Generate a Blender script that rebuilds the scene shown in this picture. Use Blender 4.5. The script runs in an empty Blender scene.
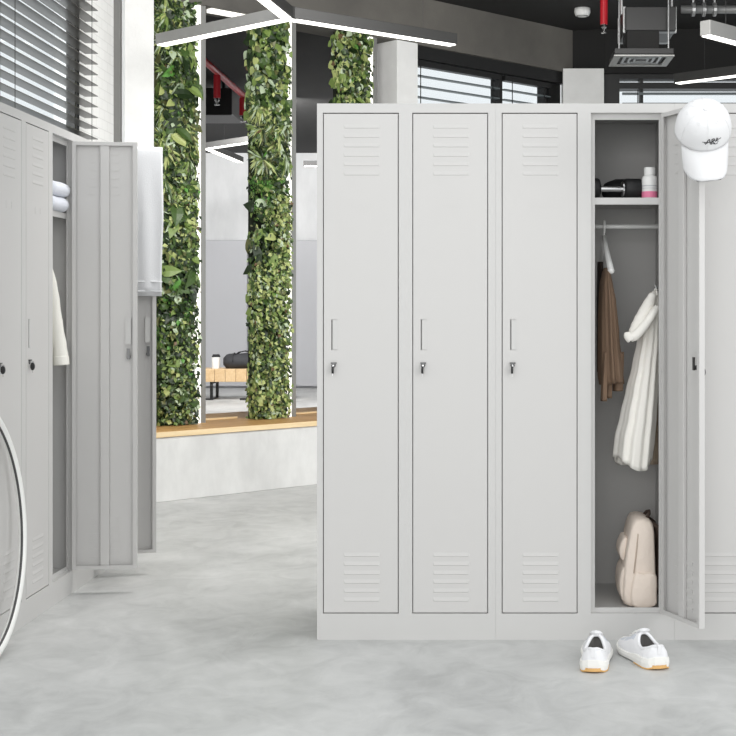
import bpy, bmesh, math, random
from mathutils import Vector, Matrix
random.seed(7)
SC = bpy.context.scene
COL = SC.collection
PI = math.pi
F = 1371.0                      # focal length in pixels of the 736 px frame
HX, HY, EYE = 483.0, 310.0, 1.107

# ------------------------------------------------------------------ camera
cam = bpy.data.cameras.new('camera')
cam.sensor_width = 36.0
cam.lens = F / 736.0 * 36.0
cam.shift_x = -(HX - 368.0) / 736.0
cam.shift_y = -(368.0 - HY) / 736.0
cam.clip_start = 0.05
camo = bpy.data.objects.new('camera', cam)
COL.objects.link(camo)
camo.location = (0, 0, EYE)
camo.rotation_euler = (PI / 2, 0, 0)
SC.camera = camo

# ------------------------------------------------------------------ world, lights, exposure
w = bpy.data.worlds.new('world')
SC.world = w
w.use_nodes = True
bg = w.node_tree.nodes['Background']
bg.inputs['Color'].default_value = (0.96, 0.985, 1.0, 1)
bg.inputs['Strength'].default_value = 1.06

def area(name, loc, target, sx, sy, power, color=(1, 1, 1)):
    l = bpy.data.lights.new(name, 'AREA')
    l.shape = 'RECTANGLE'; l.size = sx; l.size_y = sy
    l.energy = power; l.color = color
    o = bpy.data.objects.new(name, l)
    COL.objects.link(o)
    o.location = loc
    d = Vector(target) - Vector(loc)
    o.rotation_euler = d.to_track_quat('-Z', 'Y').to_euler()
    return o
area('fill_light_right', (4.2, 1.2, 1.9), (-1.6, 5.0, 0.9), 2.0, 1.8, 60, (1, 0.99, 0.98))  # added side fill that brightens the left lockers, no window there
area('fill_light_front', (-1.3, -4.2, 1.9), (0.2, 6.0, 1.3), 3.4, 2.2, 105, (1, 0.99, 0.98))  # added frontal fill behind the camera, reaches into the open lockers
area('overhead_fill_front', (0.2, 2.4, 3.3), (0.2, 2.6, 0), 4.0, 2.4, 22, (1, 0.99, 0.98))  # added overhead fill for the front floor, not a fixture
area('overhead_fill_middle', (0.1, 6.3, 3.25), (-0.1, 8.6, 0.6), 3.2, 2.0, 205, (1, 0.985, 0.965))  # added unseen fill that lifts the pillars, bench and left wall
area('fill_light_far_hall', (-2.75, 14.3, 3.22), (-3.0, 19.5, 0.9), 1.2, 0.25, 190, (1, 0.985, 0.97))  # added fill aimed at the far wall, stands for no real lamp
area('daylight_left_window', (-3.1, 4.2, 1.3), (-2.05, 6.0, 2.4), 0.8, 0.8, 170, (1, 0.99, 0.96))
SC.view_settings.view_transform = 'Standard'
SC.view_settings.look = 'None'
SC.view_settings.gamma = 1.0
SC.view_settings.use_curve_mapping = False
SC.view_settings.exposure = 0.0

# ------------------------------------------------------------------ materials
def lin(c):
    return tuple(((v / 255.0) / 12.92 if v <= 10 else (((v / 255.0) + 0.055) / 1.055) ** 2.4) for v in c)

def mat(name, rgb, rough=0.5, metal=0.0, emit=0.0, rgb2=None, scale=5.0, stretch=(1, 1, 1), bump=0.0,
        bscale=60.0, spec=0.5, detail=4.0, sheen=0.0):
    m = bpy.data.materials.new(name)
    m.use_nodes = True
    nt = m.node_tree
    b = nt.nodes['Principled BSDF']
    c = lin(rgb)
    b.inputs['Base Color'].default_value = (*c, 1)
    b.inputs['Roughness'].default_value = rough
    b.inputs['Metallic'].default_value = metal
    b.inputs['Specular IOR Level'].default_value = spec
    if sheen:
        b.inputs['Sheen Weight'].default_value = sheen
    if emit:
        b.inputs['Emission Color'].default_value = (*c, 1)
        b.inputs['Emission Strength'].default_value = emit
    tc = mp = None
    if rgb2 is not None or bump:
        tc = nt.nodes.new('ShaderNodeTexCoord')
        mp = nt.nodes.new('ShaderNodeMapping')
        mp.inputs['Scale'].default_value = stretch
        nt.links.new(tc.outputs['Object'], mp.inputs['Vector'])
    if rgb2 is not None:
        n = nt.nodes.new('ShaderNodeTexNoise')
        n.inputs['Scale'].default_value = scale
        n.inputs['Detail'].default_value = detail
        n.inputs['Roughness'].default_value = 0.6
        nt.links.new(mp.outputs['Vector'], n.inputs['Vector'])
        r = nt.nodes.new('ShaderNodeValToRGB')
        r.color_ramp.elements[0].position = 0.3
        r.color_ramp.elements[1].position = 0.7
        r.color_ramp.elements[0].color = (*c, 1)
        r.color_ramp.elements[1].color = (*lin(rgb2), 1)
        nt.links.new(n.outputs['Fac'], r.inputs['Fac'])
        nt.links.new(r.outputs['Color'], b.inputs['Base Color'])
    if bump:
        n2 = nt.nodes.new('ShaderNodeTexNoise')
        n2.inputs['Scale'].default_value = bscale
        n2.inputs['Detail'].default_value = 3.0
        nt.links.new(mp.outputs['Vector'], n2.inputs['Vector'])
        bp = nt.nodes.new('ShaderNodeBump')
        bp.inputs['Strength'].default_value = bump
        bp.inputs['Distance'].default_value = 0.01
        nt.links.new(n2.outputs['Fac'], bp.inputs['Height'])
        nt.links.new(bp.outputs['Normal'], b.inputs['Normal'])
    return m

def mat_wood(name, rgb, rgb2, axis='X', scale=6.0):
    m = mat(name, rgb, 0.45, rgb2=rgb2, scale=scale,
            stretch=(0.6, 9, 9) if axis == 'X' else (9, 0.6, 9), detail=6)
    return m

def mat_glass(name, tint):
    m = bpy.data.materials.new(name)
    m.use_nodes = True
    nt = m.node_tree
    nt.nodes.clear()
    o = nt.nodes.new('ShaderNodeOutputMaterial')
    t = nt.nodes.new('ShaderNodeBsdfTransparent')
    t.inputs['Color'].default_value = (*lin(tint), 1)
    g = nt.nodes.new('ShaderNodeBsdfGlossy')
    g.inputs['Roughness'].default_value = 0.02
    x = nt.nodes.new('ShaderNodeMixShader')
    x.inputs['Fac'].default_value = 0.05
    nt.links.new(t.outputs[0], x.inputs[1])
    nt.links.new(g.outputs[0], x.inputs[2])
    nt.links.new(x.outputs[0], o.inputs['Surface'])
    return m

def mat_brick(name, rgb, mortar):
    m = mat(name, rgb, 0.7)
    nt = m.node_tree
    b = nt.nodes['Principled BSDF']
    tc = nt.nodes.new('ShaderNodeTexCoord')
    mp = nt.nodes.new('ShaderNodeMapping')
    mp.inputs['Rotation'].default_value = (0, PI / 2, 0)
    sx = nt.nodes.new('ShaderNodeSeparateXYZ'); cx = nt.nodes.new('ShaderNodeCombineXYZ')
    nt.links.new(tc.outputs['Object'], sx.inputs[0])
    nt.links.new(sx.outputs['Y'], cx.inputs['X'])
    nt.links.new(sx.outputs['Z'], cx.inputs['Y'])
    br = nt.nodes.new('ShaderNodeTexBrick')
    br.inputs['Scale'].default_value = 4.5
    br.inputs['Color1'].default_value = (*lin(rgb), 1)
    br.inputs['Color2'].default_value = (*lin(tuple(min(255, v + 3) for v in rgb)), 1)
    br.inputs['Mortar'].default_value = (*lin(mortar), 1)
    br.inputs['Mortar Size'].default_value = 0.012
    nt.links.new(cx.outputs[0], br.inputs['Vector'])
    nt.links.new(br.outputs['Color'], b.inputs['Base Color'])
    bp = nt.nodes.new('ShaderNodeBump')
    bp.inputs['Strength'].default_value = 0.35
    bp.inputs['Distance'].default_value = 0.006
    bp.invert = True
    nt.links.new(br.outputs['Fac'], bp.inputs['Height'])
    nt.links.new(bp.outputs['Normal'], b.inputs['Normal'])
    return m

def mat_floor(name):
    m = mat(name, (178, 180, 176), 0.42, spec=0.4)
    nt = m.node_tree
    b = nt.nodes['Principled BSDF']
    tc = nt.nodes.new('ShaderNodeTexCoord')
    def noise(scale, det, stretch, dist=0.0):
        mp = nt.nodes.new('ShaderNodeMapping')
        mp.inputs['Scale'].default_value = stretch
        nt.links.new(tc.outputs['Object'], mp.inputs['Vector'])
        n = nt.nodes.new('ShaderNodeTexNoise')
        n.inputs['Scale'].default_value = scale
        n.inputs['Detail'].default_value = det
        n.inputs['Roughness'].default_value = 0.62
        n.inputs['Distortion'].default_value = dist
        nt.links.new(mp.outputs['Vector'], n.inputs['Vector'])
        return n
    n1 = noise(1.6, 7, (1, 0.9, 1), 0.6)
    n2 = noise(7.0, 6, (1, 0.8, 1), 1.2)
    mx = nt.nodes.new('ShaderNodeMix')
    mx.data_type = 'FLOAT'
    mx.inputs[0].default_value = 0.4
    nt.links.new(n1.outputs['Fac'], mx.inputs[2])
    nt.links.new(n2.outputs['Fac'], mx.inputs[3])
    r = nt.nodes.new('ShaderNodeValToRGB')
    e = r.color_ramp.elements
    e[0].position = 0.34; e[0].color = (*lin((166, 167, 166)), 1)
    e[1].position = 0.66; e[1].color = (*lin((208, 208.5, 207)), 1)
    k = r.color_ramp.elements.new(0.5); k.color = (*lin((190, 191, 189.5)), 1)
    nt.links.new(mx.outputs[0], r.inputs['Fac'])
    nt.links.new(r.outputs['Color'], b.inputs['Base Color'])
    rr = nt.nodes.new('ShaderNodeMapRange')
    rr.inputs['To Min'].default_value = 0.32
    rr.inputs['To Max'].default_value = 0.55
    nt.links.new(n1.outputs['Fac'], rr.inputs['Value'])
    nt.links.new(rr.outputs[0], b.inputs['Roughness'])
    return m

M = {}
M['locker'] = mat('locker_paint', (200, 199, 197), 0.42, spec=0.35)
M['locker_door'] = mat('locker_door_paint', (201, 199.5, 197.5), 0.42, spec=0.35)
M['slot'] = mat('slot_grey', (196, 195, 194), 0.5)
M['chrome'] = mat('chrome', (205, 205, 205), 0.18, 1.0)
M['lockmetal'] = mat('lock_metal', (100, 100, 100), 0.35, 1.0)
M['blackplastic'] = mat('black_plastic', (22, 22, 23), 0.4)
M['floor'] = mat_floor('polished_concrete')
M['brick'] = mat_brick('white_painted_brick', (238, 238, 236), (226, 226, 224))
M['concrete'] = mat('light_concrete', (226, 226, 224), 0.75, rgb2=(242, 242, 240), scale=3.0, bump=0.15)
M['benchcon'] = mat('bench_concrete', (208, 208, 206), 0.7, rgb2=(234, 234, 232), scale=4.0, stretch=(1, 1, 0.5), bump=0.12)
M['farcon'] = mat('far_concrete', (212, 214, 215), 0.7, rgb2=(236, 237, 238), scale=1.2, stretch=(2.2, 1, 0.7), detail=6)
M['farpanel'] = mat('far_panel_grey', (196, 197, 201), 0.5)
M['beam'] = mat('dark_concrete', (86, 84, 80), 0.8, rgb2=(110, 107, 101), scale=1.6, detail=6, bump=0.1)
M['ceil'] = mat('ceiling_black', (24, 24, 24), 0.85, rgb2=(31, 30, 29), scale=1.0)
M['black'] = mat('black_metal', (24, 24, 24), 0.5)
M['duct'] = mat('duct_dark', (40, 40, 40), 0.4, 0.4)
M['ductlight'] = mat('duct_grey', (160, 161, 161), 0.35, 0.7)
M['pendside'] = mat('pendant_grey', (140, 140, 138), 0.45, 0.3)
M['pendblack'] = mat('pendant_black', (36, 36, 35), 0.45)
M['trimgrey'] = mat('downpipe_grey', (112, 112, 110), 0.5)
M['led'] = mat('led_white', (255, 253, 247), 0.5, emit=2.2)
M['led_soft'] = mat('led_soft', (255, 253, 246), 0.5, emit=1.05)
M['frame'] = mat('column_frame_grey', (150, 150, 147), 0.45, 0.4)
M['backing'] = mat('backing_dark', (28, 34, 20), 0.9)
M['slat'] = mat('blind_slat', (66, 64, 61), 0.3)
M['slatlight'] = mat('blind_slat_grey', (96, 104, 106), 0.4)
M['tape'] = mat('blind_tape', (26, 26, 26), 0.7)
M['glass'] = mat_glass('window_glass', (250, 252, 253))
M['wood'] = mat_wood('bench_wood', (198, 148, 88), (226, 180, 118), 'X', 5)
M['woodlight'] = mat_wood('bench_wood_edge', (236, 208, 158), (246, 224, 184), 'X', 5)
M['farwood'] = mat_wood('far_wood', (206, 172, 128), (224, 196, 154), 'Y', 4)
M['red'] = mat('red_pipe', (196, 30, 44), 0.4)
M['white'] = mat('white_plastic', (240, 240, 238), 0.4)
M['cap'] = mat('cap_cotton', (230, 230, 231), 0.85, bump=0.08, bscale=300)
M['ink'] = mat('cap_embroidery', (60, 60, 62), 0.8)
M['towel'] = mat('towel_white', (222, 223, 225), 0.95, bump=0.12, bscale=220, sheen=0.3)
M['towelblue'] = mat('towel_folded_white', (226, 229, 238), 0.95, bump=0.5, bscale=220, sheen=0.3)
M['robe'] = mat('robe_white', (246, 243, 236), 0.9, bump=0.12, bscale=160)
M['ivory'] = mat('jacket_ivory', (238, 236, 228), 0.9, bump=0.12, bscale=160)
M['brown'] = mat('cloth_brown', (118, 96, 78), 0.85, rgb2=(134, 110, 90), scale=14, stretch=(3, 3, 0.4), bump=0.1, bscale=200)
M['darkbrown'] = mat('cloth_dark', (52, 42, 36), 0.85)
M['beige'] = mat('cloth_beige', (206, 190, 170), 0.85, rgb2=(178, 158, 138), scale=30, stretch=(4, 4, 0.15))
M['pack'] = mat('pack_canvas', (240, 226, 213), 0.8, bump=0.6, bscale=26)
M['packseam'] = mat('pack_seam', (206, 188, 172), 0.8)
M['strap'] = mat('pack_strap', (72, 58, 50), 0.8)
M['shoe'] = mat('shoe_white', (232, 232, 234), 0.6)
M['shoemesh'] = mat('shoe_pale', (206, 210, 218), 0.7)
M['midsole'] = mat('shoe_midsole', (238, 237, 233), 0.55)
M['gum'] = mat('shoe_gum', (222, 176, 112), 0.6)
M['shoein'] = mat('shoe_lining', (96, 94, 92), 0.9)
M['sole'] = mat('shoe_outsole', (150, 148, 146), 0.7)
M['rubber'] = mat('dumbbell_rubber', (20, 20, 21), 0.55)
M['pouch'] = mat('pouch_black', (16, 16, 17), 0.7)
M['pink'] = mat('label_pink', (238, 132, 168), 0.5)
M['label'] = mat('label_grey', (198, 200, 202), 0.5)
M['bag'] = mat('bag_dark', (54, 55, 58), 0.75, bump=0.15, bscale=90)
M['bagtrim'] = mat('bag_trim', (34, 34, 36), 0.7)
M['hoopdark'] = mat('hoop_dark', (70, 70, 70), 0.5)
M['hoop'] = mat('hoop_white', (236, 236, 233), 0.4)
LEAF = [mat('leaf_deep', (34, 52, 24), 0.45), mat('leaf_mid', (70, 94, 46), 0.4), mat('leaf_fresh', (122, 144, 76), 0.42),
        mat('leaf_yellow', (178, 188, 120), 0.45), mat('leaf_pale', (184, 200, 168), 0.4), mat('leaf_bright', (96, 152, 66), 0.45),
        mat('leaf_olive', (104, 108, 66), 0.45), mat('leaf_reddish', (112, 90, 64), 0.5)]

# ------------------------------------------------------------------ helpers
class MB:
    """collects shapes and links them as one mesh object"""
    def __init__(self):
        self.v = []; self.f = []; self.m = []
    def add(self, vs, fs, mi=0):
        o = len(self.v)
        self.v += [tuple(p) for p in vs]
        for f in fs:
            self.f.append([o + i for i in f]); self.m.append(mi)
    def box(self, x0, y0, z0, x1, y1, z1, mi=0):
        vs = [(x0, y0, z0), (x1, y0, z0), (x1, y1, z0), (x0, y1, z0), (x0, y0, z1), (x1, y0, z1), (x1, y1, z1), (x0, y1, z1)]
        self.add(vs, [(0, 3, 2, 1), (4, 5, 6, 7), (0, 1, 5, 4), (1, 2, 6, 5), (2, 3, 7, 6), (3, 0, 4, 7)], mi)
    def prism(self, pts, z0, z1, mi=0):
        n = len(pts)
        a = sum(pts[i][0] * pts[(i + 1) % n][1] - pts[(i + 1) % n][0] * pts[i][1] for i in range(n))
        if a < 0: pts = pts[::-1]
        vs = [(p[0], p[1], z0) for p in pts] + [(p[0], p[1], z1) for p in pts]
        fs = [tuple(range(n))[::-1], tuple(range(n, 2 * n))] + [(i, (i + 1) % n, n + (i + 1) % n, n + i) for i in range(n)]
        self.add(vs, fs, mi)
    def loft(self, rings, mi=0, cap=True, closed=True):
        n = len(rings[0]); vs = [p for r in rings for p in r]; fs = []
        for k in range(len(rings) - 1):
            for i in range(n if closed else n - 1):
                j = (i + 1) % n
                fs.append((k * n + i, k * n + j, (k + 1) * n + j, (k + 1) * n + i))
        if cap and closed:
            fs.append(tuple(range(n))[::-1]); fs.append(tuple((len(rings) - 1) * n + i for i in range(n)))
        self.add(vs, fs, mi)
    def tube(self, pts, r, seg=10, mi=0, closed=False):
        pts = [Vector(p) for p in pts]; n = len(pts)
        rr = r if isinstance(r, (list, tuple)) else [r] * n
        rings = []; up = None
        for i, p in enumerate(pts):
            if closed: t = pts[(i + 1) % n] - pts[i - 1]
            else: t = pts[min(i + 1, n - 1)] - pts[max(i - 1, 0)]
            t.normalize()
            if up is None:
                up = Vector((0, 0, 1)) if abs(t.z) < 0.9 else Vector((1, 0, 0))
            a = t.cross(up).normalized(); b = a.cross(t).normalized(); up = b
            rings.append([p + (a * math.cos(2 * PI * k / seg) + b * math.sin(2 * PI * k / seg)) * rr[i] for k in range(seg)])
        if closed: rings.append(rings[0])
        self.loft(rings, mi, cap=not closed)
    def lathe(self, prof, c=(0, 0, 0), seg=28, mi=0, axis='Z'):
        rings = []
        for r, h in prof:
            ring = []
            for k in range(seg):
                a = 2 * PI * k / seg
                x, y = r * math.cos(a), r * math.sin(a)
                p = {'Z': (x, y, h), 'X': (h, x, y), 'Y': (y, h, x)}[axis]
                ring.append((c[0] + p[0], c[1] + p[1], c[2] + p[2]))
            rings.append(ring)
        self.loft(rings, mi)
    def build(self, name, mats, parent=None, smooth=False, bevel=0.0, sub=0, loc=None, angle=35):
        me = bpy.data.meshes.new(name)
        me.from_pydata(self.v, [], self.f)
        if not isinstance(mats, (list, tuple)): mats = [mats]
        for m in mats: me.materials.append(m)
        for p, i in zip(me.polygons, self.m):
            p.material_index = i
        bm = bmesh.new(); bm.from_mesh(me)
        bmesh.ops.recalc_face_normals(bm, faces=bm.faces)
        bm.to_mesh(me); bm.free()
        if smooth:
            for p in me.polygons: p.use_smooth = True
        me.update()
        o = bpy.data.objects.new(name, me)
        COL.objects.link(o)
        if parent: o.parent = parent
        if loc: o.location = loc
        if bevel:
            b = o.modifiers.new('bevel', 'BEVEL')
            b.width = bevel; b.segments = 2; b.limit_method = 'ANGLE'; b.angle_limit = math.radians(angle)
        if sub:
            s = o.modifiers.new('subsurf', 'SUBSURF'); s.levels = sub; s.render_levels = sub
        return o

def tag(o, label=None, cat=None, group=None, kind=None):
    if label: o['label'] = label
    if cat: o['category'] = cat
    if group: o['group'] = group
    if kind: o['kind'] = kind
    return o

def thing(name, loc, label, cat, group=None, rz=0.0):
    o = bpy.data.objects.new(name, None)
    o.empty_display_size = 0.1
    COL.objects.link(o)
    o.location = loc; o.rotation_euler = (0, 0, rz)
    return tag(o, label, cat, group)

def struct(mb, name, mats, **k):
    o = mb.build(name, mats, **k)
    o['kind'] = 'structure'
    return o

def lerp(a, b, t): return a + (b - a) * t

def rowlerp(rows, z):
    if z >= rows[0][0]: return rows[0][1:]
    for a, b in zip(rows, rows[1:]):
        if a[0] >= z >= b[0]:
            t = (a[0] - z) / (a[0] - b[0] + 1e-9)
            t = t * t * (3 - 2 * t) * 0.5 + t * 0.5
            return tuple(lerp(p, q, t) for p, q in zip(a[1:], b[1:]))
    return rows[-1][1:]

# frame of the wall that runs away at 45 degrees: s along it, n towards the camera side
CS = Vector((-1.884, 8.44, 0)); ES = Vector((math.sqrt(.5), math.sqrt(.5), 0)); EN = Vector((math.sqrt(.5), -math.sqrt(.5), 0))
def sn(s, n, z=0.0):
    p = CS + ES * s + EN * n
    return (p.x, p.y, z)
def snbox(mb, s0, n0, z0, s1, n1, z1, mi=0):
    mb.prism([sn(s0, n0)[:2], sn(s1, n0)[:2], sn(s1, n1)[:2], sn(s0, n1)[:2]], z0, z1, mi)

# ------------------------------------------------------------------ the setting
CEIL = 3.34
b = MB(); b.prism([(-2.2, -1.0), (6, -1.0), (6, 11.3), (0.9, 11.3), (-0.5, 9.9), (-1.3, 19.7), (-5.4, 19.7), (-2.62, 8.3), (-2.2, 7.95)], -0.1, 0.0)
struct(b, 'floor', M['floor'])
b = MB(); b.prism([(-2.2, 5.2), (6, 5.2), (6, 11.2), (0.9, 11.2), (-0.5, 9.85), (-1.3, 19.7), (-5.4, 19.7), (-2.62, 8.3), (-2.2, 7.95)], CEIL, CEIL + 0.12)
struct(b, 'ceiling', M['ceil'])

WX = -2.115     # inner face of the left wall
WT = 0.055
b = MB()
b.box(WX - WT, 2.5, 0, WX, 7.9, 1.88)
b.box(WX - WT, 2.5, 3.2, WX, 7.9, CEIL)
b.box(WX - WT, 2.5, 1.88, WX, 4.4, 3.2)
b.box(WX - WT, 7.16, 1.88, WX, 7.9, 3.2)
struct(b, 'wall_left', M['brick'])
b = MB()
b.box(WX - 0.05, 4.4, 1.88, WX - 0.005, 7.16, 1.91); b.box(WX - 0.05, 4.4, 3.17, WX - 0.005, 7.16, 3.2)
b.box(WX - 0.05, 4.4, 1.91, WX - 0.005, 4.44, 3.17); b.box(WX - 0.05, 7.12, 1.91, WX - 0.005, 7.16, 3.17)
b.box(WX - 0.05, 5.2, 1.91, WX - 0.005, 5.24, 3.17)
fr = struct(b, 'window_1', M['black'])
for y0, y1 in ((4.44, 5.2), (5.24, 7.12)):
    b = MB(); b.box(WX - 0.034, y0, 1.91, WX - 0.030, y1, 3.17)
    b.build('pane', M['glass'], fr)

# pillars, beam and recess strip
b = MB(); snbox(b, -0.452, -0.14, 0, -0.259, 0.158, 3.0)
struct(b, 'trim_1', M['concrete'])
b = MB(); b.box(WX, 7.85, 0, WX + 0.035, 7.90, CEIL)
struct(b, 'trim_2', M['trimgrey'])
b = MB(); snbox(b, 1.727, -0.172, 0, 1.922, 0.086, 3.0)
struct(b, 'trim_3', M['concrete'])
b = MB(); b.box(0.634, 10.86, 0, 0.958, 11.2, 3.02)
struct(b, 'trim_4', M['concrete'])
b = MB(); snbox(b, -0.62, -0.18, 3.0, 3.62, 0.06, CEIL)
struct(b, 'trim_5', M['beam'])

# slanted window beyond the pillar
b = MB(); snbox(b, 1.925, -0.17, 0, 3.50, -0.02, 1.0)
struct(b, 'wall_slanted', M['concrete'])
b = MB()
snbox(b, 1.925, -0.12, 2.91, 3.57, 0.03, 3.0); snbox(b, 1.925, -0.12, 1.0, 3.57, -0.05, 1.06)
for s0, s1 in ((1.925, 1.95), (2.862, 2.905), (3.388, 3.404), (3.44, 3.57)):
    snbox(b, s0, -0.115, 1.06, s1, -0.03, 2.91)
fr = struct(b, 'window_2', M['black'])
b = MB(); snbox(b, 1.95, -0.085, 1.06, 2.862, -0.08, 2.91); b.build('pane', M['glass'], fr)
b = MB(); snbox(b, 2.905, -0.085, 1.06, 3.44, -0.08, 2.91); b.build('pane', M['glass'], fr)

# back wall with its window
b = MB()
b.box(0.96, 11.0, 0, 6, 11.2, 1.0); b.box(5.6, 11.0, 1.0, 6, 11.2, 2.93)
struct(b, 'wall_back', M['concrete'])
b = MB(); b.box(0.62, 11.0, 3.02, 0.97, 11.2, CEIL); b.box(0.97, 10.9, 2.99, 6, 11.2, CEIL); b.prism([(0.60, 10.98), (0.97, 10.9), (0.97, 11.02), (0.62, 11.02)], 3.02, CEIL)
struct(b, 'trim_6', M['ceil'])
b = MB()
b.box(0.962, 10.95, 1.0, 1.09, 11.1, 2.99)
b.box(1.09, 10.95, 2.875, 5.6, 11.1, 2.925); b.box(1.09, 10.95, 2.955, 5.6, 11.1, 2.99); b.box(1.09, 10.95, 1.0, 5.6, 11.1, 1.05)
for x in (1.255, 2.4, 3.6, 4.8):
    b.box(x, 10.96, 1.05, x + 0.026, 11.08, 2.955)
fr = struct(b, 'window_3', M['black'])
b = MB(); b.box(1.09, 11.03, 1.05, 5.6, 11.036, 2.955); b.build('pane', M['glass'], fr)

# far hall seen between the green columns
b = MB(); b.box(-5.2, 19.5, 0, -1.28, 19.7, CEIL)
struct(b, 'wall_far', M['farcon'])
b = MB()
xs = -5.2
while xs < -1.35:
    b.box(xs + 0.004, 19.42, 0.03, min(xs + 0.62, -1.34) - 0.004, 19.49, 2.09); xs += 0.62
b.box(-5.2, 19.47, 0, -1.34, 19.495, 2.1)
struct(b, 'trim_7', M['farpanel'], bevel=0.004)
b = MB(); b.prism([(-1.34, 19.5), (-1.28, 19.5), (-0.56, 9.86), (-0.64, 9.86)], 0, CEIL)
struct(b, 'wall_far_right', M['farcon'])
b = MB(); b.prism([(-5.3, 19.5), (-5.2, 19.5), (-2.53, 8.4), (-2.63, 8.4)], 0, CEIL)
struct(b, 'wall_far_left', M['farcon'])

# ------------------------------------------------------------------ blinds
def blind_left():
    t = thing('window_blind', (WX, 6.0, 2.0), 'dark wide-slat venetian blind over the high window above the left lockers', 'blind')
    X0, X1 = 0.032, 0.100
    Y0, Y1 = -1.55, 1.175
    z = -0.113; b = MB()
    while z < 1.24:
        b.box(X0, Y0, z, X1, Y1, z + 0.0035)
        z += 0.056
    b.build('slats', M['slat'], t)
    for y in (1.06, -0.1, -1.2):
        b = MB()
        b.box(X0 - 0.004, y - 0.018, -0.11, X0 - 0.001, y + 0.018, 1.25)
        b.box(X0 - 0.004, y - 0.004, 1.24, X1 + 0.002, y + 0.004, 1.25)
        b.box(X1 + 0.0005, y - 0.0025, -0.11, X1 + 0.002, y + 0.0025, 1.25)
        b.build('ladder_tape', M['tape'], t)
    b = MB(); b.box(X0, Y0, 1.25, X1, Y1, 1.32); b.build('head_rail', M['black'], t)
blind_left()

def blind_slant(s0, s1, label, grp):
    o = sn((s0 + s1) / 2, 0.0, 2.2)
    t = thing('window_blind', o, label, 'blind', None, PI / 4)
    h = (s1 - s0) / 2
    b = MB(); z = -1.1
    while z < 0.66:
        b.box(-h, 0.01, z, h, 0.055, z + 0.009); z += 0.077
    b.build('slats', M['slatlight'], t)
    b = MB(); b.box(-h, 0.005, 0.665, h, 0.06, 0.705); b.build('head_rail', M['black'], t)
    for x in (-h + 0.08, h - 0.08):
        b = MB(); b.box(x - 0.003, 0.004, -1.1, x + 0.003, 0.008, 0.665)
        b.build('ladder_tape', M['tape'], t)
blind_slant(1.955, 2.857, 'pale horizontal blind in the wider slanted window right of the concrete pillar', None)
blind_slant(2.91, 3.435, 'pale horizontal blind in the narrower slanted window by the corner pillar', None)
t = thing('window_blind', (3.35, 11.0, 2.2), 'long horizontal blind in the back wall window above the right lockers', 'blind')
b = MB(); z = -1.1
while z < 0.66:
    b.box(-2.24, -0.09, z, 2.22, -0.055, z + 0.017); z += 0.082
b.build('slats', M['slatlight'], t)
for x in (-2.12, -1.0, 0.2, 1.4):
    b = MB(); b.box(x - 0.003, -0.094, -1.1, x + 0.003, -0.091, 0.66)
    b.build('ladder_tape', M['tape'], t)

# ------------------------------------------------------------------ built-in bench under the columns
t = thing('bench', sn(0.7, 0.2, 0), 'long concrete bench with a wooden seat under the green columns', 'bench')
t_inv = Matrix.Translation(-t.location)
def local(p, o): return (p[0] - o.location.x, p[1] - o.location.y)
def bench_prism(n_front, n_back, z0, z1, s_front=-0.5, s_rear=-0.252, s_end=1.70):
    pts = [sn(s_front, n_front), sn(s_end, n_front), sn(s_end, n_back), sn(s_rear, n_back), sn(s_rear, 0.172), sn(s_front, 0.172)]
    m = MB(); m.prism([local(p, t) for p in pts], z0, z1); return m
bench_prism(0.405, -0.57, 0, 0.372).build('concrete_base', M['benchcon'], t, bevel=0.004)
def woodseat():
    o = bpy.data.objects.new('tmp', None)
    m = MB()
    pts = [(-0.5, 0.415), (1.70, 0.415), (1.70, -0.585), (-0.252, -0.585), (-0.252, 0.172), (-0.5, 0.172)]
    m.prism([(s - 0.7, -(n - 0.2)) for s, n in pts], 0.373, 0.405)
    o = m.build('wooden_seat', M['wood'], t, bevel=0.003)
    o.rotation_euler = (0, 0, PI / 4)
    m = MB(); m.box(-1.2, -0.2158, 0.374, 1.0, -0.2135, 0.404)
    e = m.build('seat_edge', M['woodlight'], t); e.rotation_euler = (0, 0, PI / 4)
woodseat()
# floor track between the columns
for k, (s0, s1) in enumerate(((0.222, 0.53), (0.922, 1.23))):
    b = MB(); snbox(b, s0, -0.135, 0.405, s1, -0.118, 0.416)
    struct(b, 'trim_%d' % (8 + k), M['woodlight'])

# ------------------------------------------------------------------ green columns
def leafmesh(b, c, nrm, tipdir, L, W, mi, fold=0.25, droop=0.2, seg=2):
    nrm = nrm.normalized(); t = (tipdir - nrm * tipdir.dot(nrm))
    if t.length < 1e-4: return
    t.normalize(); s = nrm.cross(t)
    vs = []; fs = []
    for i in range(seg * 2 + 1):
        u = i / (seg * 2)
        wd = W * 0.5 * math.sin(PI * min(1, u ** 0.8)) if 0 < u < 1 else 0
        p = c + t * (u * L) - nrm * (droop * L * u * u)
        if i == 0 or i == seg * 2: vs.append(p)
        else:
            vs += [p + s * wd + nrm * wd * fold, p, p - s * wd + nrm * wd * fold]
    n = seg * 2
    def idx(i, k): return 0 if i == 0 else (1 + 3 * (n - 1) if i == n else 1 + 3 * (i - 1) + k)
    for i in range(n):
        if i == 0: fs += [(0, idx(1, 1), idx(1, 0)), (0, idx(1, 2), idx(1, 1))]
        elif i == n - 1: fs += [(idx(i, 0), idx(i, 1), idx(n, 0)), (idx(i, 1), idx(i, 2), idx(n, 0))]
        else: fs += [(idx(i, 0), idx(i, 1), idx(i + 1, 1), idx(i + 1, 0)), (idx(i, 1), idx(i, 2), idx(i + 1, 2), idx(i + 1, 1))]
    b.add(vs, fs, mi)

def rnd(a, c): return random.uniform(a, c)
EZ = Vector((0, 0, 1))
def pick(ws):
    return random.choices(range(8), weights=ws)[0]

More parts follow.
